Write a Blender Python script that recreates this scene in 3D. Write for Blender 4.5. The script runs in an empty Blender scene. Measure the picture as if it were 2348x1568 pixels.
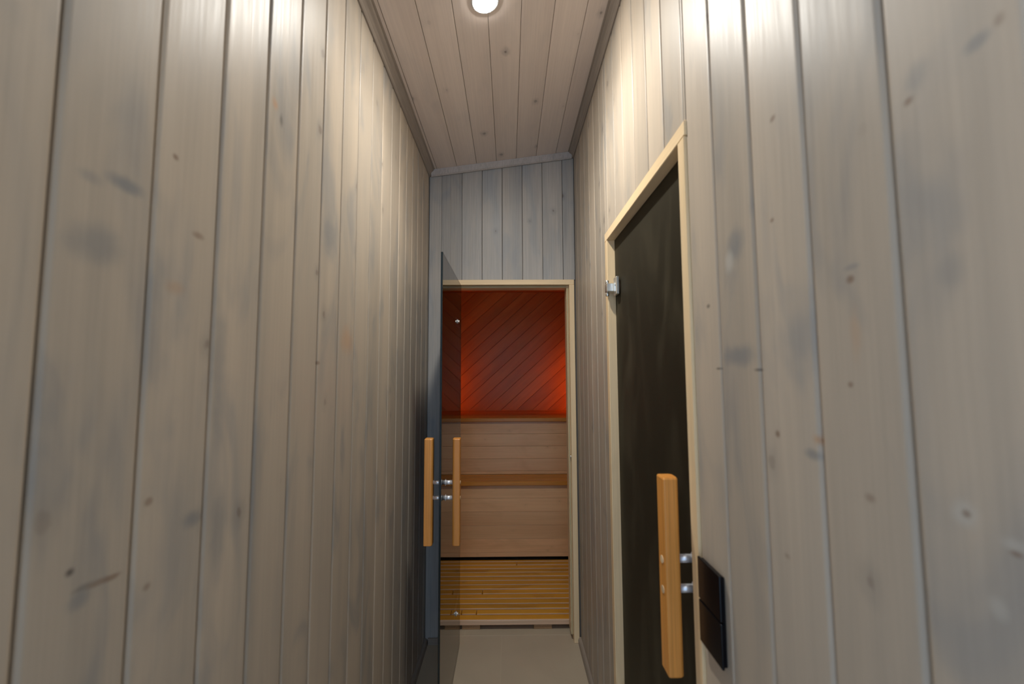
import bpy, bmesh, math, random
from mathutils import Vector, Matrix
random.seed(7)
S = bpy.context.scene
C = S.collection
V = Vector

# ------------------------------------------------------------------ camera
cam_d = bpy.data.cameras.new('camera')
cam = bpy.data.objects.new('camera', cam_d); C.objects.link(cam)
cam_d.sensor_width = 36.0; cam_d.sensor_fit = 'HORIZONTAL'
cam_d.lens = 959.4 * 36.0 / 2348.0
cam_d.clip_start = 0.01; cam_d.clip_end = 60
cam_d.dof.use_dof = True; cam_d.dof.focus_distance = 2.25; cam_d.dof.aperture_fstop = 2.8
cam.matrix_world = (Matrix.Rotation(-0.0076, 4, 'Z') @ Matrix.Rotation(math.pi/2 + 0.0733, 4, 'X')
                    @ Matrix.Rotation(-0.0046, 4, 'Z'))
S.camera = cam

# ------------------------------------------------------------------ world: soft blue daylight reaching in from the open end behind the camera
W = bpy.data.worlds.new('world'); S.world = W; W.use_nodes = True
bg = W.node_tree.nodes['Background']
bg.inputs['Color'].default_value = (0.50, 0.71, 1.0, 1)
bg.inputs['Strength'].default_value = 1.6

# ------------------------------------------------------------------ exposure and lamps' strengths
S.view_settings.view_transform = 'Standard'
S.view_settings.look = 'None'
S.view_settings.gamma = 1.0
S.view_settings.use_curve_mapping = False
S.view_settings.exposure = 0.20
LAMP = 390.0             # glow of the round diffuser itself
BEAM = 52.0             # downlight beam of the lamp, watts
LAMP_COL = (1.0, 0.975, 0.91, 1)
RED = 31.0              # red light strips inside the sauna
RED_COL = (1.0, 0.17, 0.008, 1)

# ------------------------------------------------------------------ materials
def nt(name):
    m = bpy.data.materials.new(name); m.use_nodes = True
    return m, m.node_tree, m.node_tree.nodes['Principled BSDF']

def wood(name, A, B, Cc, blotch=0.5, knots=1.0, knot_col=(0.05, 0.035, 0.025), rough=0.4, spec=0.5,
         var=0.14, fine=0.16, bump=0.12, coat=0.0):
    m, t, p = nt(name); N = t.nodes; L = t.links
    def nd(ty, **k):
        n = N.new(ty)
        for a, b in k.items(): setattr(n, a, b)
        return n
    tc = nd('ShaderNodeTexCoord'); oi = nd('ShaderNodeObjectInfo')
    mu = nd('ShaderNodeVectorMath', operation='SCALE'); mu.inputs[0].default_value = (31.7, 17.3, 53.1)
    L.new(oi.outputs['Random'], mu.inputs['Scale'])
    ad = nd('ShaderNodeVectorMath', operation='ADD'); L.new(tc.outputs['Object'], ad.inputs[0]); L.new(mu.outputs[0], ad.inputs[1])
    def scaled(v):
        s = nd('ShaderNodeVectorMath', operation='MULTIPLY'); L.new(ad.outputs[0], s.inputs[0]); s.inputs[1].default_value = v
        return s.outputs[0]
    def noise(v, det=3, rough_=0.55, dist=0.0):
        n = nd('ShaderNodeTexNoise'); n.inputs['Scale'].default_value = 1; n.inputs['Detail'].default_value = det
        n.inputs['Roughness'].default_value = rough_; n.inputs['Distortion'].default_value = dist
        L.new(scaled(v), n.inputs['Vector']); return n.outputs['Fac']
    def ramp(src, a, b, lo=0.0, hi=1.0):
        r = nd('ShaderNodeMapRange', interpolation_type='SMOOTHSTEP'); L.new(src, r.inputs['Value'])
        r.inputs['From Min'].default_value = a; r.inputs['From Max'].default_value = b
        r.inputs['To Min'].default_value = lo; r.inputs['To Max'].default_value = hi
        return r.outputs['Result']
    def math_(op, a, b):
        n = nd('ShaderNodeMath', operation=op)
        for i, q in enumerate((a, b)):
            if isinstance(q, (int, float)): n.inputs[i].default_value = q
            else: L.new(q, n.inputs[i])
        return n.outputs[0]
    def mix(f, a, b, mode='MIX'):
        n = nd('ShaderNodeMix', data_type='RGBA', blend_type=mode)
        if isinstance(f, (int, float)): n.inputs['Factor'].default_value = f
        else: L.new(f, n.inputs['Factor'])
        for k, q in ((6, a), (7, b)):
            if isinstance(q, tuple): n.inputs[k].default_value = (*q, 1)
            else: L.new(q, n.inputs[k])
        return n.outputs[2]
    g1 = ramp(noise((13, 13, 0.8), 3, 0.5, 0.3), 0.28, 0.72)
    g2 = noise((170, 170, 3.2), 4, 0.7)
    bl = ramp(noise((8, 8, 2.6), 3, 0.55, 0.8), 0.50, 0.72, 0.0, blotch)
    col = mix(g1, A, B)
    col = mix(bl, col, Cc)
    # knots
    vs = nd('ShaderNodeTexVoronoi'); vs.inputs['Scale'].default_value = 1
    vs.voronoi_dimensions = '2D'
    sx = nd('ShaderNodeSeparateXYZ'); L.new(scaled((6.2, 1.0, 4.6)), sx.inputs[0])
    cx_ = nd('ShaderNodeCombineXYZ'); L.new(sx.outputs[0], cx_.inputs[0]); L.new(sx.outputs[2], cx_.inputs[1])
    L.new(cx_.outputs[0], vs.inputs['Vector'])
    pick = nd('ShaderNodeSeparateColor'); L.new(vs.outputs['Color'], pick.inputs[0])
    size = math_('MULTIPLY', pick.outputs[1], 0.045)
    d = math_('SUBTRACT', math_('ADD', vs.outputs['Distance'], math_('MULTIPLY', math_('SUBTRACT', noise((60, 60, 40), 2), 0.5), 0.10)), size)
    core = math_('MULTIPLY', ramp(d, -0.01, 0.022, 1.0, 0.0), ramp(pick.outputs[0], 0.5, 0.95, 0.0, 0.85 * knots))
    halo = math_('MULTIPLY', ramp(d, 0.0, 0.13, 1.0, 0.0), ramp(pick.outputs[0], 0.5, 0.95, 0.0, 0.5 * knots))
    col = mix(halo, col, tuple(0.62 * c for c in Cc))
    col = mix(core, col, knot_col)
    f = ramp(g2, 0.3, 0.7, 1 - fine, 1 + fine * 0.6)
    v = math_('MULTIPLY', f, ramp(oi.outputs['Random'], 0, 1, 1 - var, 1 + var))
    cv = nd('ShaderNodeCombineColor')
    for i in range(3): L.new(v, cv.inputs[i])
    col = mix(1.0, col, cv.outputs[0], 'MULTIPLY')
    L.new(col, p.inputs['Base Color'])
    L.new(ramp(g2, 0.2, 0.8, rough - 0.05, rough + 0.08), p.inputs['Roughness'])
    p.inputs['Specular IOR Level'].default_value = spec
    p.inputs['Coat Weight'].default_value = coat; p.inputs['Coat Roughness'].default_value = 0.25
    b = nd('ShaderNodeBump'); b.inputs['Strength'].default_value = bump; b.inputs['Distance'].default_value = 0.0006
    L.new(g2, b.inputs['Height']); L.new(b.outputs[0], p.inputs['Normal'])
    return m

def plain(name, col, rough=0.5, metal=0.0, spec=0.5, noise=0.0, scale=30):
    m, t, p = nt(name)
    p.inputs['Base Color'].default_value = (*col, 1)
    p.inputs['Roughness'].default_value = rough; p.inputs['Metallic'].default_value = metal
    p.inputs['Specular IOR Level'].default_value = spec
    if noise:
        n = t.nodes.new('ShaderNodeTexNoise'); n.inputs['Scale'].default_value = scale; n.inputs['Detail'].default_value = 5
        tc = t.nodes.new('ShaderNodeTexCoord'); t.links.new(tc.outputs['Object'], n.inputs['Vector'])
        mx = t.nodes.new('ShaderNodeMix'); mx.data_type = 'RGBA'
        mx.inputs[6].default_value = (*[c * (1 - noise) for c in col], 1); mx.inputs[7].default_value = (*[c * (1 + noise) for c in col], 1)
        t.links.new(n.outputs['Fac'], mx.inputs['Factor']); t.links.new(mx.outputs[2], p.inputs['Base Color'])
        b = t.nodes.new('ShaderNodeBump'); b.inputs['Strength'].default_value = 0.08; b.inputs['Distance'].default_value = 0.001
        t.links.new(n.outputs['Fac'], b.inputs['Height']); t.links.new(b.outputs[0], p.inputs['Normal'])
    return m

def emit(name, col, s):
    m = bpy.data.materials.new(name); m.use_nodes = True; t = m.node_tree; t.nodes.clear()
    e = t.nodes.new('ShaderNodeEmission'); e.inputs[0].default_value = col; e.inputs[1].default_value = s
    o = t.nodes.new('ShaderNodeOutputMaterial'); t.links.new(e.outputs[0], o.inputs[0]); return m

def clear_face(name, tint):
    """polished side of the tinted sheet"""
    m = bpy.data.materials.new(name); m.use_nodes = True; t = m.node_tree; t.nodes.clear()
    tr = t.nodes.new('ShaderNodeBsdfTransparent'); tr.inputs[0].default_value = (*tint, 1)
    gl = t.nodes.new('ShaderNodeBsdfGlossy'); gl.inputs['Roughness'].default_value = 0.03; gl.inputs[0].default_value = (0.95, 0.95, 0.95, 1)
    fr = t.nodes.new('ShaderNodeFresnel'); fr.inputs[0].default_value = 1.52
    mx = t.nodes.new('ShaderNodeMixShader'); t.links.new(fr.outputs[0], mx.inputs[0])
    t.links.new(tr.outputs[0], mx.inputs[1]); t.links.new(gl.outputs[0], mx.inputs[2])
    o = t.nodes.new('ShaderNodeOutputMaterial'); t.links.new(mx.outputs[0], o.inputs[0]); return m

def satin_face(name, tint, dust, rough=0.5):
    """etched, matt side of the tinted sheet, with faint wipe marks"""
    m = bpy.data.materials.new(name); m.use_nodes = True; t = m.node_tree; t.nodes.clear()
    tr = t.nodes.new('ShaderNodeBsdfTransparent'); tr.inputs[0].default_value = (*[c * 0.5 for c in tint], 1)
    tl = t.nodes.new('ShaderNodeBsdfTranslucent'); tl.inputs[0].default_value = (*tint, 1)
    m0 = t.nodes.new('ShaderNodeMixShader'); m0.inputs[0].default_value = 0.7
    t.links.new(tr.outputs[0], m0.inputs[1]); t.links.new(tl.outputs[0], m0.inputs[2])
    gl = t.nodes.new('ShaderNodeBsdfGlossy'); gl.inputs['Roughness'].default_value = rough; gl.inputs[0].default_value = (0.34, 0.32, 0.26, 1)
    fr = t.nodes.new('ShaderNodeFresnel'); fr.inputs[0].default_value = 1.45
    m1 = t.nodes.new('ShaderNodeMixShader'); t.links.new(fr.outputs[0], m1.inputs[0])
    t.links.new(m0.outputs[0], m1.inputs[1]); t.links.new(gl.outputs[0], m1.inputs[2])
    tc = t.nodes.new('ShaderNodeTexCoord'); mp = t.nodes.new('ShaderNodeMapping'); mp.inputs['Scale'].default_value = (7, 7, 2.6)
    n = t.nodes.new('ShaderNodeTexNoise'); n.inputs['Scale'].default_value = 1; n.inputs['Detail'].default_value = 4; n.inputs['Distortion'].default_value = 1.0
    t.links.new(tc.outputs['Object'], mp.inputs[0]); t.links.new(mp.outputs[0], n.inputs['Vector'])
    r = t.nodes.new('ShaderNodeMapRange'); r.inputs['From Min'].default_value = 0.48; r.inputs['From Max'].default_value = 0.78
    r.inputs['To Min'].default_value = 0.7*dust; r.inputs['To Max'].default_value = 2*dust
    t.links.new(n.outputs['Fac'], r.inputs['Value'])
    df = t.nodes.new('ShaderNodeBsdfDiffuse'); df.inputs[0].default_value = (0.34, 0.29, 0.19, 1)
    m2 = t.nodes.new('ShaderNodeMixShader'); t.links.new(r.outputs[0], m2.inputs[0])
    t.links.new(m1.outputs[0], m2.inputs[1]); t.links.new(df.outputs[0], m2.inputs[2])
    o = t.nodes.new('ShaderNodeOutputMaterial'); t.links.new(m2.outputs[0], o.inputs[0]); return m

M = {}
M['grey'] = wood('grey_stained_pine', (0.545, 0.455, 0.355), (0.45, 0.385, 0.31), (0.29, 0.285, 0.275), 0.6, 0.5,
                 (0.16, 0.11, 0.08), rough=0.42, spec=0.22, var=0.07, fine=0.05, bump=0.08)
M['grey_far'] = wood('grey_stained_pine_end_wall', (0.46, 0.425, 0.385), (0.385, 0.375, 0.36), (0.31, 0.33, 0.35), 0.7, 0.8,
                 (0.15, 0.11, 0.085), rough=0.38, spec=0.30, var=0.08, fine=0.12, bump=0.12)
M['ceil'] = wood('stained_pine_ceiling', (0.80, 0.69, 0.61), (0.74, 0.63, 0.555), (0.63, 0.565, 0.52), 0.4, 1.2,
                 (0.25, 0.205, 0.18), rough=0.40, spec=0.4, var=0.04, fine=0.05)
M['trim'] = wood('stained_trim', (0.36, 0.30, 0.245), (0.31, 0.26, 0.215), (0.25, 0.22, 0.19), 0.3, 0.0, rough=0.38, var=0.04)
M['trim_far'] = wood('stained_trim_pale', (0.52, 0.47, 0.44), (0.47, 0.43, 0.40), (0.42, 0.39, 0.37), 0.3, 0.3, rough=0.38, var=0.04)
M['groove'] = plain('groove_backing', (0.16, 0.135, 0.11), 0.7)
M['frame'] = wood('pale_aspen', (0.90, 0.69, 0.42), (0.85, 0.63, 0.37), (0.76, 0.55, 0.32), 0.3, 0.0, rough=0.38, var=0.03, fine=0.06)
M['handle'] = wood('oak_handle', (0.78, 0.34, 0.075), (0.68, 0.275, 0.055), (0.56, 0.22, 0.04), 0.3, 0.0, rough=0.36, var=0.05, fine=0.16)
M['plug'] = wood('pale_dowel', (0.80, 0.60, 0.36), (0.72, 0.52, 0.30), (0.6, 0.42, 0.24), 0.2, 0.0, rough=0.4)
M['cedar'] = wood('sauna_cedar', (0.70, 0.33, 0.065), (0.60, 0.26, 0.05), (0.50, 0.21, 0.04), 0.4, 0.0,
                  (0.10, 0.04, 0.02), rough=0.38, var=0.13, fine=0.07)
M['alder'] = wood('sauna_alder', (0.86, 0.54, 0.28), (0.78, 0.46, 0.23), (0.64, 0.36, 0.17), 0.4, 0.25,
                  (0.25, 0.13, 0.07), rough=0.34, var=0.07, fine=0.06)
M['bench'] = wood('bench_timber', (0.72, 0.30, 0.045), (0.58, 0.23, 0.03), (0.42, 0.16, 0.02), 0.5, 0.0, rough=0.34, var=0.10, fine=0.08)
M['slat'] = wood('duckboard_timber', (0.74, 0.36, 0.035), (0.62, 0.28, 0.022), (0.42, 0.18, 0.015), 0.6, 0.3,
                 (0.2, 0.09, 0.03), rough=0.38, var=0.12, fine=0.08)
M['slat_edge'] = wood('duckboard_front_rail', (0.80, 0.56, 0.38), (0.74, 0.50, 0.33), (0.66, 0.44, 0.28), 0.3, 0.0, rough=0.4, var=0.04)
M['runner'] = wood('runner_timber', (0.46, 0.27, 0.13), (0.38, 0.22, 0.11), (0.3, 0.17, 0.08), 0.3, 0.0, rough=0.5)
M['tile'] = plain('beige_floor_tile', (0.50, 0.42, 0.31), 0.45, noise=0.10, scale=7)
M['grout'] = plain('grout', (0.58, 0.50, 0.38), 0.8)
M['chrome'] = plain('chrome', (0.86, 0.87, 0.90), 0.32, 0.6)
M['satin'] = plain('satin_nickel', (0.92, 0.90, 0.84), 0.34, 1.0)
M['brown_plastic'] = plain('brown_plastic', (0.16, 0.09, 0.045), 0.45)
M['gasket'] = plain('seal_strip', (0.50, 0.42, 0.24), 0.5)
M['black'] = plain('black_glass_switch', (0.004, 0.004, 0.006), 0.2, spec=0.22)
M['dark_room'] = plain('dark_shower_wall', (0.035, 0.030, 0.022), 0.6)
M['white'] = plain('white_lamp_ring', (0.75, 0.75, 0.74), 0.4)
M['glass'] = clear_face('bronze_glass_polished', (0.42, 0.30, 0.17))
M['satin_glass'] = satin_face('bronze_glass_etched', (0.18, 0.13, 0.07), 0.07)
M['glass_edge'] = plain('glass_cut_edge', (0.004, 0.012, 0.016), 0.15)
M['lamp'] = emit('lamp_diffuser', LAMP_COL, LAMP)
M['fill_lamp'] = emit('fill_lamp_diffuser', LAMP_COL, LAMP * 0.25)  # weaker glow for the fill lamp added behind the camera
M['red'] = emit('red_light_strip', RED_COL, RED)
M['red_left'] = emit('red_light_strip_left', RED_COL, RED * 0.65)

# knots and stain patches of particular boards: (y, z, half width, half height, colour, strength) on the wall face
DK, BR, BL, OR, PL = (0.055, 0.05, 0.045), (0.20, 0.12, 0.075), (0.20, 0.215, 0.225), (0.50, 0.30, 0.17), (0.55, 0.52, 0.46)
STAINS_LEFT = [
(0.4433, -0.1997, 0.0065, 0.0057, DK, 0.80), (0.4579, -0.2217, 0.0158, 0.0041, DK, 0.35), (0.4744, -0.2248, 0.0150, 0.0038, BR, 0.50), (0.4921, -0.2267, 0.0118, 0.0039, BR, 0.60), (0.4542, -0.2320, 0.0137, 0.0135, BL, 0.50), (0.4774, 0.2203, 0.0272, 0.0112, BL, 0.70), (0.4348, 0.2103, 0.0180, 0.0093, BL, 0.35), (0.4490, 0.1413, 0.0382, 0.0284, BL, 0.45), (0.5451, 0.2907, 0.0064, 0.0053, BR, 0.70), (0.5925, 0.1982, 0.0133, 0.0063, BR, 0.50), (0.7712, 0.5153, 0.0130, 0.0151, OR, 0.80), (0.7924, 0.4980, 0.0076, 0.0155, DK, 0.50), (0.5549, 0.1149, 0.0216, 0.0116, OR, 0.35), (1.1509, 0.0912, 0.0495, 0.0419, OR, 0.50), (0.9791, 0.0248, 0.0133, 0.0061, BR, 0.60), (0.6073, -0.2028, 0.0199, 0.0146, BL, 0.60), (0.5336, -0.1569, 0.0077, 0.0064, BR, 0.50), (0.5382, -0.2602, 0.0077, 0.0064, BR, 0.45), (1.0224, 0.3480, 0.0348, 0.0543, BL, 0.50), (0.6463, 0.0050, 0.0212, 0.1134, BL, 0.40), (0.6634, -0.2478, 0.0198, 0.0797, BL, 0.35),
]
STAINS_RIGHT = [
(0.3697, 0.2506, 0.0069, 0.0061, BR, 0.70), (0.4474, 0.1000, 0.0069, 0.0057, BR, 0.70), (0.4452, 0.1130, 0.0125, 0.0043, BL, 0.40), (0.5626, 0.3555, 0.0075, 0.0055, BR, 0.60), (0.6229, 0.0025, 0.0142, 0.0032, DK, 0.60), (0.7424, 0.0056, 0.0124, 0.0031, DK, 0.60), (0.6782, 0.0262, 0.0522, 0.0212, BL, 0.60), (0.6727, 0.2092, 0.0287, 0.0322, BL, 0.55), (0.6924, 0.1853, 0.0165, 0.0220, PL, 0.60), (0.5863, -0.0866, 0.0067, 0.0067, BR, 0.70), (0.5082, -0.0831, 0.0130, 0.0084, OR, 0.80), (0.5053, -0.0827, 0.0043, 0.0031, DK, 0.40), (0.5198, -0.1019, 0.0180, 0.0086, BL, 0.60), (0.3494, -0.1170, 0.0122, 0.0128, PL, 0.60), (0.3481, -0.1165, 0.0044, 0.0043, BR, 0.60), (0.3168, -0.1289, 0.0111, 0.0064, PL, 0.50), (0.3159, -0.1348, 0.0055, 0.0029, BR, 0.60), (0.4564, -0.0148, 0.0047, 0.0043, BR, 0.60), (0.4401, -0.1309, 0.0086, 0.0063, BR, 0.40), (0.2961, 0.2655, 0.0048, 0.0066, BR, 0.40), (0.3113, 0.2607, 0.0117, 0.0083, BL, 0.50), (0.3609, 0.2663, 0.0156, 0.0198, BL, 0.35), (0.5750, 0.2133, 0.0057, 0.0043, BR, 0.60), (0.7720, 0.1222, 0.0085, 0.0049, DK, 0.60), (0.3305, -0.1810, 0.0077, 0.0100, PL, 0.45), (0.5790, -0.2475, 0.0082, 0.0053, BR, 0.35), (0.4461, 0.0426, 0.0091, 0.0375, OR, 0.30), (0.3447, 0.0843, 0.0137, 0.0220, BL, 0.30),
]

def add_stains(m, stains):
    t = m.node_tree; p = t.nodes['Principled BSDF']; N = t.nodes; L = t.links
    src = p.inputs['Base Color'].links[0].from_socket
    g = N.new('ShaderNodeNewGeometry')
    n = N.new('ShaderNodeTexNoise'); n.inputs['Scale'].default_value = 28; n.inputs['Detail'].default_value = 3
    L.new(g.outputs['Position'], n.inputs['Vector'])
    for y, z, ry, rz, c, s in stains:
        v = N.new('ShaderNodeVectorMath'); v.operation = 'SUBTRACT'; L.new(g.outputs['Position'], v.inputs[0]); v.inputs[1].default_value = (0, y, z)
        w = N.new('ShaderNodeVectorMath'); w.operation = 'MULTIPLY'; L.new(v.outputs[0], w.inputs[0]); w.inputs[1].default_value = (0, 1/ry, 1/rz)
        l = N.new('ShaderNodeVectorMath'); l.operation = 'LENGTH'; L.new(w.outputs[0], l.inputs[0])
        a = N.new('ShaderNodeMath'); a.operation = 'MULTIPLY_ADD'; L.new(n.outputs['Fac'], a.inputs[0]); a.inputs[1].default_value = 0.9; L.new(l.outputs['Value'], a.inputs[2])
        q = N.new('ShaderNodeMapRange'); q.interpolation_type = 'SMOOTHSTEP'; L.new(a.outputs[0], q.inputs['Value'])
        q.inputs['From Min'].default_value = 0.65; q.inputs['From Max'].default_value = 1.65; q.inputs['To Min'].default_value = s; q.inputs['To Max'].default_value = 0
        x = N.new('ShaderNodeMix'); x.data_type = 'RGBA'; L.new(q.outputs[0], x.inputs['Factor']); L.new(src, x.inputs[6]); x.inputs[7].default_value = (*c, 1)
        src = x.outputs[2]
    L.new(src, p.inputs['Base Color'])
M['grey_left'] = M['grey'].copy(); M['grey_left'].name = 'grey_stained_pine_left'; add_stains(M['grey_left'], STAINS_LEFT)
M['grey_right'] = M['grey'].copy(); M['grey_right'].name = 'grey_stained_pine_right'; add_stains(M['grey_right'], STAINS_RIGHT)

# ------------------------------------------------------------------ helpers
WM = {}
def link(o, M4=None, parent=None):
    C.objects.link(o); M4 = M4 or Matrix.Identity(4)
    if parent is not None:
        o.parent = parent; o.matrix_basis = WM[parent].inverted() @ M4
    else: o.matrix_basis = M4
    WM[o] = M4
    return o
def mesh_of(name, bm, *mats):
    bmesh.ops.recalc_face_normals(bm, faces=bm.faces[:])
    me = bpy.data.meshes.new(name); bm.to_mesh(me); bm.free()
    for m in mats: me.materials.append(m)
    return me
def obj(name, bm, mat, parent=None, M4=None):
    mats = mat if isinstance(mat, (list, tuple)) else [mat]
    return link(bpy.data.objects.new(name, mesh_of(name, bm, *mats)), M4, parent)
def add_box(bm, a, b, mat=0):
    vs = [bm.verts.new((x, y, z)) for x in (a[0], b[0]) for y in (a[1], b[1]) for z in (a[2], b[2])]
    for q in ((0,1,3,2),(4,6,7,5),(0,4,5,1),(2,3,7,6),(0,2,6,4),(1,5,7,3)):
        bm.faces.new([vs[i] for i in q]).material_index = mat
def bevel(bm, r, seg=1):
    bmesh.ops.bevel(bm, geom=bm.edges[:], offset=r, segments=seg, affect='EDGES', profile=0.5)
def box(name, a, b, mat, parent=None, bev=0.0, seg=1):
    """box with its own origin at its centre, so textures follow the piece; long axis is local Z"""
    a, b = V(a), V(b); c = (a + b) / 2; s = b - a
    ax = max(range(3), key=lambda i: s[i])
    R = {2: Matrix.Identity(3), 0: Matrix(((0,0,1),(1,0,0),(0,1,0))), 1: Matrix(((0,1,0),(0,0,1),(1,0,0)))}[ax]
    h = R.transposed() @ s; h = V((abs(h.x), abs(h.y), abs(h.z))) / 2
    bm = bmesh.new(); add_box(bm, -h, h)
    if bev: bevel(bm, bev, seg)
    return obj(name, bm, mat, parent, Matrix.Translation(c) @ R.to_4x4())
def prism(name, prof, L, mat, parent=None, M4=None):
    """profile in local XY extruded along local Z"""
    bm = bmesh.new()
    A = [bm.verts.new((x, y, 0)) for x, y in prof]; B = [bm.verts.new((x, y, L)) for x, y in prof]
    n = len(prof)
    bm.faces.new(A); bm.faces.new(B)
    for i in range(n): bm.faces.new((A[i], A[(i+1) % n], B[(i+1) % n], B[i]))
    return obj(name, bm, mat, parent, M4)
def frame_mat(loc, y, z):
    y = V(y).normalized(); z = V(z).normalized(); x = y.cross(z)
    m = Matrix((x, y, z)).transposed().to_4x4(); m.translation = V(loc); return m
def round_prof(w, t, r, seg=4, dip=0.0):
    p = [(-w/2, 0), (-w/2, t - r)]
    for i in range(1, seg + 1):
        a = math.pi/2 * i / seg; p.append((-w/2 + r*(1 - math.cos(a)), t - r + r*math.sin(a)))
    q = [(-x, y) for x, y in reversed(p)]
    return p + q
_pm = {}
def plank(parent, loc, y, z, w, t, L, mat, r=0.0055, name='plank'):
    key = (round(w, 4), round(t, 4), round(L, 3), mat, r, name)
    if key not in _pm:
        o = prism(name, round_prof(w, t, r), L, mat, parent, frame_mat(loc, y, z)); _pm[key] = o.data; return o
    return link(bpy.data.objects.new(name, _pm[key]), frame_mat(loc, y, z), parent)
def cyl(name, p0, p1, r, mat, parent=None, seg=20, r2=None, bev=0.0):
    p0, p1 = V(p0), V(p1); d = p1 - p0; L = d.length
    up = V((0, 0, 1)) if abs(d.normalized().z) < 0.9 else V((0, 1, 0))
    y = d.normalized().cross(up)
    bm = bmesh.new(); r2 = r if r2 is None else r2
    rings = [(r - bev, 0), (r, bev), (r2, L - bev), (r2 - bev, L)] if bev else [(r, 0), (r2, L)]
    prev = None
    for rr, z in rings:
        cur = [bm.verts.new((rr*math.cos(2*math.pi*i/seg), rr*math.sin(2*math.pi*i/seg), z)) for i in range(seg)]
        if prev:
            for i in range(seg):
                f = bm.faces.new((prev[i], prev[(i+1) % seg], cur[(i+1) % seg], cur[i])); f.smooth = True
        else: bm.faces.new(cur)
        prev = cur
    bm.faces.new(prev)
    return obj(name, bm, mat, parent, frame_mat(p0, y, d))
def tag(o, label, cat, kind=None, group=None):
    o['label'] = label; o['category'] = cat
    if kind: o['kind'] = kind
    if group: o['group'] = group
    return o
def empty(name, loc, label, cat, kind=None, group=None):
    o = bpy.data.objects.new(name, None); link(o, Matrix.Translation(V(loc))); o.empty_display_size = 0.1
    return tag(o, label, cat, kind, group)

# ------------------------------------------------------------------ dimensions (metres, eye at the origin)
XL, XR, YF, Y0, FL = -0.446, 0.373, 2.30, -1.15, -1.412
T = 0.008                                            # depth of the V joints between boards
TH = 0.10                                            # wall thickness
ZL, ZR = 1.140, 1.250                                # sloping ceiling at the left and right wall
SL = (ZR - ZL) / (XR - XL)
def zc(x): return ZL + (x - XL) * SL
PW = 0.1152

# ------------------------------------------------------------------ left wall
YL0 = -0.40          # left wall cut short out of view, an added gap letting daylight onto the right wall
wl = box('wall_left', (XL - T - TH, YL0, FL), (XL - T, YF + 0.0, ZL + 0.0), M['groove'])
tag(wl, 'long left wall of upright grey-stained boards without any door', 'wall', 'structure')
gl = [0.400 + PW * k for k in range(-6, 17)]
for k, y in enumerate(gl):
    y = max(y, YL0); y1 = min(y + PW, YF - 0.002)
    w = (y1 - y) - 0.003
    if w < 0.02: continue
    plank(wl, (XL - T, (y + y1) / 2, FL + 0.0), (1, 0, 0), (0, 0, 1), w, T, ZL - FL - 0.004, M['grey_left'])

# ------------------------------------------------------------------ right wall, with the doorway of the second glass door
DY0, DY1, DZ = 0.840, 1.567, 0.527
bm = bmesh.new(); x0, x1 = XR + T, XR + T + TH
add_box(bm, (x0, Y0, FL), (x1, DY0, ZR)); add_box(bm, (x0, DY1, FL), (x1, YF, ZR)); add_box(bm, (x0, DY0, DZ), (x1, DY1, ZR))
wr = obj('wall_right', bm, M['groove'])
tag(wr, 'right wall of upright grey-stained boards around the closed dark glass door', 'wall', 'structure')
PR = 0.1138; rjit = {3: -0.004}
for k in range(-18, 17):
    y = 0.392 + PR * k; y = max(y, Y0); y1 = min(0.392 + PR * (k + 1), YF - 0.002)
    if y1 - y < 0.02: continue
    segs = []
    if y1 <= DY0 or y >= DY1: segs = [(y, y1, FL)]
    elif y < DY0: segs = [(y, DY0, FL), (DY0, y1, DZ)]
    elif y1 > DY1: segs = [(y, DY1, DZ), (DY1, y1, FL)]
    else: segs = [(y, y1, DZ)]
    for a, b, z in segs:
        joined = len(segs) == 2
        w = (b - a) - (0.0004 if joined else 0.003)
        plank(wr, (XR + T, (a + b) / 2, z), (-1, 0, 0), (0, 0, 1), w, T, ZR - z - 0.004, M['grey_right'],
              r=0.0004 if (joined and w < 0.02) else 0.0055)

# ------------------------------------------------------------------ end wall with the sauna doorway
FX0, FX1, FZ = -0.325, 0.365, 0.516
bm = bmesh.new(); y0, y1 = YF + T, YF + T + 0.09
add_box(bm, (XL - T - TH, y0, FL), (FX0, y1, ZL)); add_box(bm, (FX1, y0, FL), (XR + T + TH, y1, ZL + 0.1)); 
# lintel with a sloping top
vs = []
for yy in (y0, y1):
    vs.append([bm.verts.new(p) for p in ((FX0, yy, FZ), (FX1, yy, FZ), (FX1, yy, zc(FX1) - 0.002), (FX0, yy, zc(FX0) - 0.002))])
bm.faces.new(vs[0]); bm.faces.new(vs[1])
for i in range(4): bm.faces.new((vs[0][i], vs[0][(i+1) % 4], vs[1][(i+1) % 4], vs[1][i]))
wf = obj('wall_end', bm, M['groove'])
tag(wf, 'narrow end wall of upright grey boards above the sauna doorway', 'wall', 'structure')
xs = [XL + 0.001] + [-0.375 + PW * k * 0.985 for k in range(0, 7)] + [XR - 0.001]
for a, b in zip(xs[:-1], xs[1:]):
    top = zc(a) - 0.003
    if b <= FX0: parts = [(a, b, FL)]
    elif a < FX0: parts = [(a, FX0, FL), (FX0, b, FZ)]
    elif b > FX1: parts = [(a, b, FZ)] if a < FX1 else [(a, b, FL)]
    else: parts = [(a, b, FZ)]
    for a2, b2, z in parts:
        joined = len(parts) == 2
        w = (b2 - a2) - (0.0004 if joined else 0.002)
        plank(wf, ((a2 + b2) / 2, YF + T, z), (0, -1, 0), (0, 0, 1), w, T, top - z, M['grey_far'],
              r=0.0004 if joined else 0.003)

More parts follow.
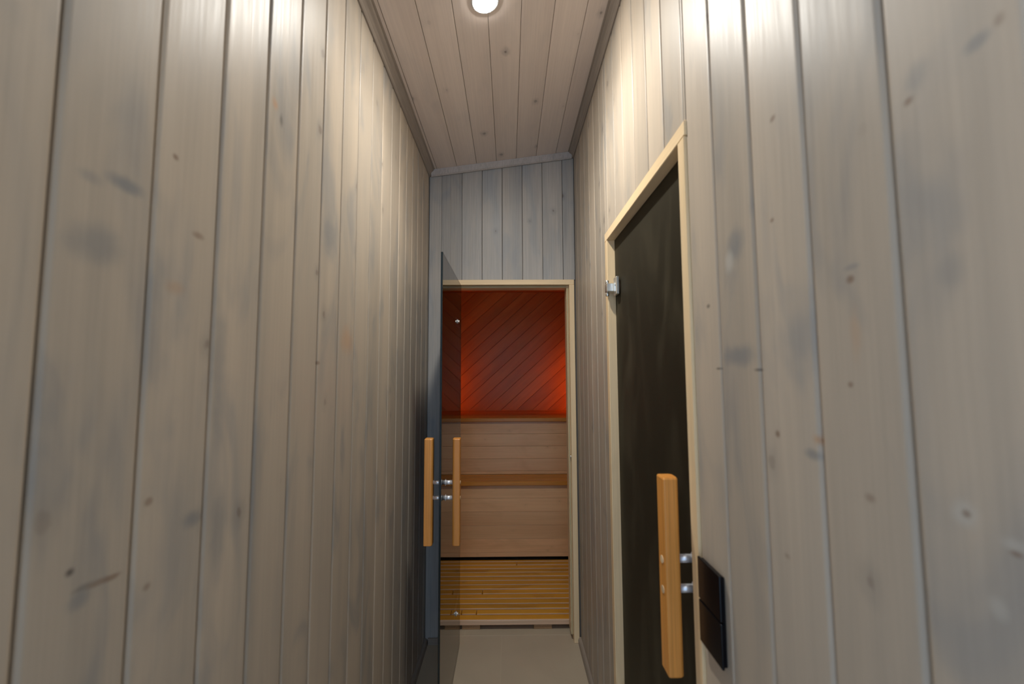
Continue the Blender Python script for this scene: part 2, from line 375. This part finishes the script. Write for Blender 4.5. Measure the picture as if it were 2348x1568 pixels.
# ------------------------------------------------------------------ ceiling of boards running along the passage
ca = math.atan(SL); nrm = V((math.sin(ca), 0, -math.cos(ca)))          # pointing down into the passage
bm = bmesh.new()
add_box(bm, (-0.02, Y0, 0), ((XR - XL) / math.cos(ca) + 0.02, YF, 0.05))
cl = obj('ceiling', bm, M['groove'], None, Matrix.Translation((XL, 0, ZL + 0.008)) @ Matrix.Rotation(-ca, 4, 'Y'))
tag(cl, 'sloping ceiling of pinkish-grey knotty boards running to the end wall', 'ceiling', 'structure')
cx = [XL + 0.003] + [-0.402 + 0.1118 * k for k in range(0, 7)] + [XR - 0.003]
for a, b in zip(cx[:-1], cx[1:]):
    m_ = (a + b) / 2
    w = (b - a) / math.cos(ca) - 0.0015
    plank(cl, V((m_, Y0, zc(m_) + 0.0078)), nrm, (0, 1, 0), w, T, YF - Y0 - 0.002, M['ceil'], r=0.0016)

# ------------------------------------------------------------------ mouldings where ceiling meets walls
cove = [(0, 0), (0, -0.034), (0.005, -0.034), (0.008, -0.030), (0.010, -0.023), (0.016, -0.014), (0.024, -0.009), (0.027, -0.006), (0.027, -0.002), (0.034, -0.0015), (0.034, 0)]
def cove_at(name, mirror, x, z, label):
    pr = []
    for px, pz in cove:
        X = px if not mirror else -px
        pr.append((X, pz + X * SL))
    # extrude along +Y : local x->world X, local y->world Z, local z -> world -Y
    m4 = Matrix(((1, 0, 0, x), (0, 0, -1, YF - 0.0005), (0, 1, 0, z), (0, 0, 0, 1)))
    o = prism(name, pr, YF - Y0, M['trim'], None, m4)
    return tag(o, label, 'moulding', 'structure')
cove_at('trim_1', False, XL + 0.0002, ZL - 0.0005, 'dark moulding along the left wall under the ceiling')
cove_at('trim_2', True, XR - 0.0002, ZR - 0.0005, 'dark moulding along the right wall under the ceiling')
bm = bmesh.new()
xa, xb = XL + 0.012, XR - 0.012
sec = [(0, 0.0), (-0.004, -0.036), (-0.010, -0.036), (-0.016, -0.030), (-0.020, -0.004), (-0.022, 0.0)]
A = [bm.verts.new((xa, YF + dy, zc(xa) - 0.0008 + dz)) for dy, dz in sec]; B = [bm.verts.new((xb, YF + dy, zc(xb) - 0.0008 + dz)) for dy, dz in sec]
bm.faces.new(A); bm.faces.new(B)
for i in range(len(sec)): bm.faces.new((A[i], A[(i+1) % len(sec)], B[(i+1) % len(sec)], B[i]))
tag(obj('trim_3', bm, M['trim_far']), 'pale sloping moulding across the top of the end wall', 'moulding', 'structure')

# ------------------------------------------------------------------ floor of large beige tiles
SX0, SX1, SYB, SZT = -0.80, 0.86, 4.02, 0.78          # sauna room
fl = box('floor', (XL - T - TH, Y0, FL - 0.06), (1.9, SYB + 0.1, FL - 0.0008), M['grout'])
tag(fl, 'floor of large matt beige tiles', 'floor', 'structure')
tx = [XL - 0.004, -0.045, XR + 0.004]; ty = [Y0, -0.63, -0.03, 0.57, 1.17, 1.77, 2.365]
for i in range(2):
    for j in range(6):
        box('tile', (tx[i] + 0.001, ty[j] + 0.001, FL - 0.0045), (tx[i+1] - 0.001, ty[j+1] - 0.001, FL), M['tile'], fl)
for i, (a, b) in enumerate(((SX0, -0.245), (-0.245, 0.355), (0.355, SX1))):
    for c, d in ((2.368, 2.968), (2.968, 3.568), (3.568, SYB)):
        box('tile', (a + 0.001, c + 0.001, FL - 0.0045), (b - 0.001, d - 0.001, FL), M['tile'], fl)

# baseboards
bp = [(0, 0), (0.016, 0), (0.016, 0.016), (0.012, 0.026), (0.003, 0.030), (0, 0.030)]
def baseb(name, x, mirror, ya, yb, label):
    pr = [((-px if mirror else px), pz) for px, pz in bp]
    m4 = Matrix(((1, 0, 0, x), (0, 0, -1, yb), (0, 1, 0, FL), (0, 0, 0, 1)))
    return tag(prism(name, pr, yb - ya, M['trim'], None, m4), label, 'skirting', 'structure')
baseb('baseboard_left', XL + 0.0002, False, Y0, YF, 'low brown skirting along the foot of the left wall')
baseb('baseboard_right', XR - 0.0002, True, DY1 + 0.01, YF - 0.002, 'low brown skirting between the two door frames')
tag(box('baseboard_end', (XL + 0.018, YF - 0.012, FL), (FX0 - 0.001, YF - 0.0002, FL + 0.032), M['trim'], None, 0.002),
    'short skirting left of the sauna doorway behind the open glass door', 'skirting', 'structure')

# ------------------------------------------------------------------ door frames
fr = empty('door_1', ((FX0 + FX1) / 2, YF, FL), 'pale wooden frame of the sauna doorway in the end wall', 'door frame', 'structure')
fy0, fy1, J = YF - 0.006, YF + 0.095, 0.029
box('jamb', (FX0 + 0.0005, fy0, FL + 0.0005), (FX0 + J, fy1, FZ - J), M['frame'], fr, 0.0015)
box('jamb', (FX1 - J, fy0, FL + 0.0005), (FX1 - 0.0005, fy1, FZ - J), M['frame'], fr, 0.0015)
box('head', (FX0 + 0.0005, fy0, FZ - J), (FX1 - 0.0005, fy1, FZ - 0.0005), M['frame'], fr, 0.0015)
sy0 = YF + 0.022
box('stop', (FX0 + J, sy0, FL + 0.03), (FX0 + J + 0.012, fy1 - 0.001, FZ - J - 0.012), M['frame'], fr, 0.001)
box('stop', (FX1 - J - 0.012, sy0, FL + 0.03), (FX1 - J, fy1 - 0.001, FZ - J - 0.012), M['frame'], fr, 0.001)
box('stop', (FX0 + J, sy0, FZ - J - 0.012), (FX1 - J, fy1 - 0.001, FZ - J), M['frame'], fr, 0.001)
box('seal', (FX1 - J - 0.010, sy0 - 0.004, FL + 0.03), (FX1 - J - 0.003, sy0, FZ - J - 0.012), M['gasket'], fr, 0.001)
box('seal', (FX0 + J + 0.012, sy0 - 0.004, FZ - J - 0.010), (FX1 - J - 0.012, sy0, FZ - J - 0.003), M['gasket'], fr, 0.001)
cyl('latch_magnet', (FX1 - J - 0.0005, YF + 0.006, -0.454), (FX1 - J - 0.006, YF + 0.006, -0.454), 0.008, M['satin'], fr, 16, bev=0.001)

f2 = empty('door_2', (XR, (DY0 + DY1) / 2, FL), 'pale wooden frame around the dark glass door in the right wall', 'door frame', 'structure')
gx0, gx1, K = XR - 0.005, XR + 0.085, 0.033
box('jamb', (gx0, DY0 + 0.0005, FL + 0.0005), (gx1, DY0 + K, DZ - K), M['frame'], f2, 0.0015)
box('jamb', (gx0, DY1 - K, FL + 0.0005), (gx1, DY1 - 0.0005, DZ - K), M['frame'], f2, 0.0015)
box('head', (gx0, DY0 - 0.004, DZ - K), (gx1 , DY1 - 0.0005, DZ - 0.0005), M['frame'], f2, 0.0015)
PXG = XR + 0.024                                       # front face of the side door's pane
box('stop', (PXG + 0.0095, DY0 + K, FL + 0.02), (gx1 - 0.001, DY0 + K + 0.012, DZ - K - 0.012), M['frame'], f2, 0.001)
box('stop', (PXG + 0.0095, DY1 - K - 0.012, FL + 0.02), (gx1 - 0.001, DY1 - K, DZ - K - 0.012), M['frame'], f2, 0.001)
box('stop', (PXG + 0.0095, DY0 + K, DZ - K - 0.012), (gx1 - 0.001, DY1 - K, DZ - K), M['frame'], f2, 0.001)

# ------------------------------------------------------------------ glass doors
def pane(name, a, b, parent, satin):
    """glass sheet, polished on one side and etched on the other (satin = sign of X); cut edges read nearly black"""
    a, b = V(a), V(b); c = (a + b) / 2; h = (b - a) / 2
    bm = bmesh.new(); add_box(bm, -h, h); bevel(bm, 0.0008)
    bmesh.ops.recalc_face_normals(bm, faces=bm.faces[:])
    for f in bm.faces:
        f.normal_update()
        f.material_index = 2 if abs(f.normal.x) < 0.6 else (1 if f.normal.x * satin > 0 else 0)
    return obj(name, bm, [M['glass'], M['satin_glass'], M['glass_edge']], parent, Matrix.Translation(c))

def handle_bar(parent, x0, x1, y0, y1, z0, z1, out):
    """softened rectangular oak bar; out = +1/-1: the side (in X) that carries the dowel plugs"""
    w, d, L = (x1 - x0), (y1 - y0), z1 - z0
    r = 0.009; pr = []
    for cx_, cy_, a0 in ((w/2 - r, d/2 - r, 0), (-w/2 + r, d/2 - r, 90), (-w/2 + r, -d/2 + r, 180), (w/2 - r, -d/2 + r, 270)):
        big = (cx_ > 0) != (out > 0)                    # rounder on the pane side
        rr = r if big else 0.0035
        ox = (w/2 - rr) * (1 if cx_ > 0 else -1); oy = (d/2 - rr) * (1 if cy_ > 0 else -1)
        for i in range(5):
            a = math.radians(a0 + 22.5 * i); pr.append((ox + rr*math.cos(a), oy + rr*math.sin(a)))
    bm = bmesh.new(); rings = []
    for z, s in ((0, 0.90), (0.003, 1), (L - 0.003, 1), (L, 0.90)):
        rings.append([bm.verts.new((x*s, y*s, z)) for x, y in pr])
    bm.faces.new(rings[0]); bm.faces.new(rings[-1]); n = len(pr)
    for A_, B_ in zip(rings[:-1], rings[1:]):
        for i in range(n): bm.faces.new((A_[i], A_[(i+1) % n], B_[(i+1) % n], B_[i]))
    return obj('handle', bm, M['handle'], parent, Matrix.Translation(((x0 + x1)/2, (y0 + y1)/2, z0)))

def hinge_knob(parent, x, y, z, sgn):
    """round glass clamp: disc, collar and screw cap"""
    k = cyl('hinge_clamp', (x, y, z), (x + sgn*0.004, y, z), 0.011, M['chrome'], parent, 18, bev=0.001)
    cyl('clamp_cap', (x + sgn*0.004, y, z), (x + sgn*0.011, y, z), 0.0065, M['satin'], k, 16, bev=0.0012)

# open door of the sauna, standing out at right angles from the end wall
PX = -0.262; PY0, PY1 = 1.645, 2.292
d1 = empty('glass_door', (PX, PY1, FL), 'open bronze-tinted glass door standing out from the sauna doorway', 'door')
pane('glass_pane', (PX - 0.008, PY0, FL + 0.012), (PX, PY1, 0.484), d1, -1)
HY = 1.712; HZ0, HZ1 = -0.676, -0.262
for s in (1, -1):
    xs_ = (PX + 0.036, PX + 0.066) if s > 0 else (PX - 0.008 - 0.068, PX - 0.008 - 0.034)
    hb = handle_bar(d1, xs_[0], xs_[1], HY - 0.021, HY + 0.021, HZ0, HZ1, s)
    for z in (-0.436, -0.496):
        face = PX if s > 0 else PX - 0.008
        inner = xs_[0] if s > 0 else xs_[1]
        p_ = cyl('handle_post', (face, HY, z), (inner, HY, z), 0.0085, M['chrome'], hb, 20)
        if s > 0:
            cyl('post_collar', (face + 0.006, HY, z), (face + 0.0085, HY, z), 0.0125, M['chrome'], hb, 20)
        out = xs_[1] if s > 0 else xs_[0]
        cyl('dowel_plug', (out - s*0.001, HY, z), (out + s*0.0012, HY, z), 0.007, M['plug'], hb, 16)
for z in (0.262, -1.165):
    hinge_knob(d1, PX, 2.125, z, 1)
    arm = box('hinge_plate', (PX - 0.016, 2.112, z - 0.024), (PX - 0.008, 2.285, z + 0.024), M['satin'], d1, 0.0015)

# closed door in the right wall
d2 = empty('glass_door', (PXG, 1.50, FL), 'closed dark glass door in the pale frame of the right wall', 'door')
pane('glass_pane', (PXG, DY0 + K + 0.0015, FL + 0.012), (PXG + 0.008, DY1 - K - 0.0015, DZ - K - 0.0015), d2, -1)
hb = handle_bar(d2, 0.322, 0.355, 0.893, 0.934, -0.620, -0.222, -1)
for z in (-0.394, -0.455):
    cyl('handle_post', (PXG, 0.916, z), (0.354, 0.916, z), 0.0085, M['chrome'], hb, 20)
    cyl('post_collar', (PXG - 0.008, 0.916, z), (PXG - 0.0055, 0.916, z), 0.0125, M['chrome'], hb, 20)
    cyl('dowel_plug', (0.323, 0.913, z), (0.3208, 0.913, z), 0.0078, M['plug'], hb, 16)
for z in (0.308, -1.10):
    h = box('hinge', (0.3565, 1.498, z - 0.0150), (0.3865, 1.529, z + 0.0150), M['satin'], d2, 0.0015)
    cyl('hinge_pin', (0.3635, 1.520, z + 0.0153), (0.3635, 1.520, z + 0.030), 0.0062, M['satin'], h, 16, bev=0.002)
    cyl('hinge_pin', (0.3635, 1.520, z - 0.030), (0.3635, 1.520, z - 0.0153), 0.0062, M['satin'], h, 16, bev=0.0015)
    box('clamp_plate', (0.3800, 1.458, z - 0.032), (0.3915, 1.494, z + 0.032), M['satin'], h, 0.002)
    cyl('clamp_pad', (0.3918, 1.494, z), (0.3968, 1.494, z), 0.029, M['brown_plastic'], h, 24)
    cyl('screw', (0.3800, 1.470, z + 0.002), (0.3792, 1.470, z + 0.002), 0.003, M['brown_plastic'], h, 10)

# ------------------------------------------------------------------ dark room behind the closed glass door
bm = bmesh.new(); rx0, rx1 = XR + T + TH, 1.80
add_box(bm, (rx0, 0.30, FL), (rx1, 0.36, 1.0)); add_box(bm, (rx0, 2.28, FL), (rx1, 2.34, 1.0)); add_box(bm, (rx1, 0.30, FL), (rx1 + 0.06, 2.34, 1.0)); add_box(bm, (rx0, 0.30, 1.0), (rx1 + 0.06, 2.34, 1.06))
tag(obj('wall_washroom', bm, M['dark_room']), 'unlit dark walls of the room behind the closed glass door', 'wall', 'structure')

# ------------------------------------------------------------------ sauna room
bk = box('wall_sauna_back', (SX0, SYB, FL), (SX1, SYB + 0.06, SZT), M['groove'])
tag(bk, 'back wall of the sauna clad in diagonal reddish boards', 'wall', 'structure')
ang = math.radians(42); dv = V((math.cos(ang), math.sin(ang))); nv = V((-dv.y, dv.x)); pw = 0.0995
def clip(poly, n, c):
    out = []
    for i in range(len(poly)):
        a, b = poly[i], poly[(i+1) % len(poly)]
        da, db = a.dot(n) - c, b.dot(n) - c
        if da <= 0: out.append(a)
        if (da < 0) != (db < 0) and abs(da - db) > 1e-9: out.append(a + (b - a) * (da / (da - db)))
    return out
for k in range(-20, 20):
    c0 = k * pw - 0.012
    quad = [dv*(-4) + nv*c0, dv*4 + nv*c0, dv*4 + nv*(c0 + pw - 0.0015), dv*(-4) + nv*(c0 + pw - 0.0015)]
    for n_, c_ in ((V((1, 0)), SX1 - 0.001), (V((-1, 0)), -SX0 - 0.001), (V((0, 1)), SZT - 0.001), (V((0, -1)), 0.359)):
        quad = clip(quad, n_, c_)
        if len(quad) < 3: break
    if len(quad) < 3: continue
    cen = sum(quad, V((0, 0))) / len(quad)
    bm = bmesh.new(); t_ = 0.006
    # local frame: z along the board, x across it, y out of the wall (towards -Y)
    zl = V((dv.x, 0, dv.y)); yl = V((0, -1, 0)); m4 = frame_mat((cen.x, SYB, cen.y), yl, zl); inv = m4.inverted()
    A = [bm.verts.new(inv @ V((q.x, SYB, q.y))) for q in quad]; B = [bm.verts.new(inv @ V((q.x, SYB - t_, q.y))) for q in quad]
    bm.faces.new(A); top = bm.faces.new(B); n = len(quad)
    for i in range(n): bm.faces.new((A[i], A[(i+1) % n], B[(i+1) % n], B[i]))
    bmesh.ops.bevel(bm, geom=list(top.edges), offset=0.002, segments=1, affect='EDGES')
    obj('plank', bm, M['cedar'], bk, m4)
def hwall(name, a, b, label, dirx, mat):
    o = box(name, a, b, M['groove']); tag(o, label, 'wall', 'structure')
    ya, yb = a[1], b[1]; z = a[2]
    xface = b[0] if dirx > 0 else a[0]
    while z < b[2] - 0.03:
        z1 = min(z + 0.0995, b[2])
        plank(o, (xface, (ya if dirx < 0 else ya), (z + z1)/2), (dirx, 0, 0), (0, 1, 0), z1 - z - 0.0015, 0.006, yb - ya, mat, r=0.002)
        z = z1
hwall('wall_sauna_left', (SX0 - 0.06, YF + 0.098, FL), (SX0, SYB, SZT), 'left wall of the sauna in horizontal boards', 1, M['cedar'])
hwall('wall_sauna_right', (SX1, YF + 0.098, FL), (SX1 + 0.06, SYB, SZT), 'right wall of the sauna in horizontal boards', -1, M['cedar'])
bm = bmesh.new(); add_box(bm, (SX0 - 0.06, YF + 0.098, SZT), (SX1 + 0.06, SYB + 0.06, SZT + 0.05))
sc = obj('ceiling_sauna', bm, M['cedar']); tag(sc, 'board ceiling of the sauna', 'ceiling', 'structure')
bm = bmesh.new(); add_box(bm, (SX0 - 0.06, YF + T + 0.0905, FL), (FX0 - 0.0005, YF + 0.110, SZT)); add_box(bm, (FX1 + 0.0005, YF + T + 0.0905, FL), (SX1 + 0.06, YF + 0.110, SZT)); add_box(bm, (FX0, YF + T + 0.0905, FZ + 0.0005), (FX1, YF + 0.110, SZT))
tag(obj('wall_sauna_front', bm, M['cedar']), 'inner face of the wall around the sauna doorway', 'wall', 'structure')

YR, YU = 3.165, 3.360
def bench(label, ytop0, ytop1, yrise, ztop, zbot, first, top_w):
    e = empty('sauna_bench', (0.03, yrise, zbot), label, 'bench')
    box('backing_panel', (SX0 + 0.007, yrise + 0.0065, zbot), (SX1 - 0.007, yrise + 0.03, ztop - 0.030), M['groove'], e)
    z1 = first
    while z1 > zbot + 0.01:
        z0 = max(z1 - 0.0965, zbot)
        plank(e, (SX0 + 0.008, yrise + 0.0065, (z0 + z1)/2), (0, -1, 0), (1, 0, 0), z1 - z0 - 0.0012, 0.0065, SX1 - SX0 - 0.016, M['alder'], r=0.0015, name='riser_plank')
        z1 = z0
    y = ytop0
    while y < ytop1 - 0.02:
        y1_ = min(y + top_w, ytop1)
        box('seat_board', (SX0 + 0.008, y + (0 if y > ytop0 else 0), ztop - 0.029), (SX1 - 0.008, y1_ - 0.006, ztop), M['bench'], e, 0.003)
        y = y1_
    return e
bench('lower wide sauna bench of reddish timber with a planked front', YR - 0.03, YU + 0.005, YR, -0.797, FL + 0.070, -0.828, 0.098)
bench('upper sauna bench lit red below the diagonal boards', YU - 0.028, SYB - 0.008, YU, -0.356, -0.797, -0.386, 0.098)

# duckboard on the sauna floor
db = empty('duckboard', (0.03, 2.42, FL), 'raised slatted duckboard just inside the sauna doorway', 'duckboard')
ZT = -1.357
ys = [2.419, 2.470, 2.524, 2.578, 2.634, 2.690, 2.745, 2.800, 2.855, 2.910, 2.966, 3.020, 3.074, 3.128, 3.160]
for i, (a, b) in enumerate(zip(ys[:-1], ys[1:])):
    cuts = {1: [-0.275, -0.19], 5: [-0.17], 12: [0.05], 8: [0.4]}.get(i, [])
    xx = [SX0 + 0.02] + cuts + [SX1 - 0.02]
    for p0, p1 in zip(xx[:-1], xx[1:]):
        dz = random.uniform(-0.0012, 0.0)
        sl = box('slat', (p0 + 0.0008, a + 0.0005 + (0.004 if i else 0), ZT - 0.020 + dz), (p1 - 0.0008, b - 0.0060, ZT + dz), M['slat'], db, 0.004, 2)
        sl.data.materials.append(M['slat_edge'])
        for q in sl.data.polygons:
            if q.normal.x < -0.9: q.material_index = 1     # raw, unoiled front edge
box('front_rail', (SX0 + 0.02, 2.410, ZT - 0.027), (SX1 - 0.02, 2.4185, ZT - 0.001), M['slat_edge'], db, 0.0015)
for x in (-0.640, -0.265, 0.132, 0.53):
    box('runner', (x, 2.4195, FL + 0.0005), (x + 0.100, 3.12, ZT - 0.0215), M['runner'], db, 0.001)

# red light strips low on the sauna side walls
for i, (x, lab) in enumerate(((SX0 + 0.0065, 'red light strip on the left wall of the sauna'), (SX1 - 0.0065, 'red light strip on the right wall of the sauna'))):
    s = 1 if i == 0 else -1
    e = empty('light_strip', (x, 3.7, -0.10), lab, 'light')
    x_ = SX0 + 0.007 if i == 0 else SX1 - 0.007
    box('baffle', (min(x_, x_ + s*0.075), 3.70, -0.330), (max(x_, x_ + s*0.075), 3.716, 0.08), M['bench'], e, 0.001)  # unseen board added to keep direct red light out of the doorway
    box('diffuser', (min(x_ + s*0.02, x_ + s*0.045), 3.7165, -0.32), (max(x_ + s*0.02, x_ + s*0.045), 3.724, 0.06), M['red_left' if i == 0 else 'red'], e, 0.001)

# ------------------------------------------------------------------ ceiling lamp, and an unseen fill lamp added behind the camera
def lamp(x, y, label, lm):
    base = V((x, y, zc(x) + 0.0)); z_ = -nrm; m = frame_mat(base, (0, 1, 0), nrm)
    e = bpy.data.objects.new('ceiling_lamp', None); e.empty_display_size = 0.05
    link(e, Matrix.Translation(base)); tag(e, label, 'ceiling light')
    def lathe(name, prof, mat, cap):
        bm = bmesh.new(); prev = None; seg = 32
        for r, h in prof:
            cur = [bm.verts.new((r*math.cos(2*math.pi*i/seg), r*math.sin(2*math.pi*i/seg), h)) for i in range(seg)]
            if prev:
                for i in range(seg): bm.faces.new((prev[i], prev[(i+1) % seg], cur[(i+1) % seg], cur[i])).smooth = True
            prev = cur
        if cap: bm.faces.new(prev)
        return obj(name, bm, mat, e, m)
    lathe('ring', [(0.038, 0.0005), (0.045, 0.0005), (0.044, 0.0025), (0.0385, 0.003), (0.038, 0.002), (0.038, 0.0005)], M['white'], False)
    ld = bpy.data.lights.new('lamp_beam', 'SPOT'); ld.energy = BEAM * (1.0 if lm == 'lamp' else 0.24)
    ld.color = LAMP_COL[:3]; ld.spot_size = math.radians(140); ld.spot_blend = 1.0; ld.shadow_soft_size = 0.034
    lo = bpy.data.objects.new('lamp_beam', ld)
    zz = -nrm; yy = V((0, 1, 0)); xx = yy.cross(zz)
    mm = Matrix((xx, yy, zz)).transposed().to_4x4(); mm.translation = base + nrm * 0.0065
    link(lo, mm, e)
    lathe('diffuser', [(0.0375, 0.0026), (0.0375, 0.0034), (0.034, 0.0042), (0.024, 0.0048), (0.012, 0.0050)], M[lm], True)
lamp(-0.072, 1.262, 'glowing round ceiling lamp set in the sloping boards', 'lamp')
lamp(-0.060, -0.25, 'added unseen fill lamp in the ceiling behind the camera', 'fill_lamp')  # added out of view to brighten the nearest boards

# ------------------------------------------------------------------ black two-part switch beside the closed glass door
sw = empty('wall_switch', (XR, 0.789, -0.43), 'black glossy double switch on the right wall beside the door frame', 'switch')
box('switch_frame', (XR - 0.0065, 0.751, -0.506), (XR - 0.0002, 0.831, -0.356), M['black'], sw, 0.0015)
for z0, z1 in ((-0.5085, -0.4325), (-0.4300, -0.3535)):
    box('rocker', (XR - 0.0115, 0.7485, z0), (XR - 0.0066, 0.8335, z1), M['black'], sw, 0.0018, 2)
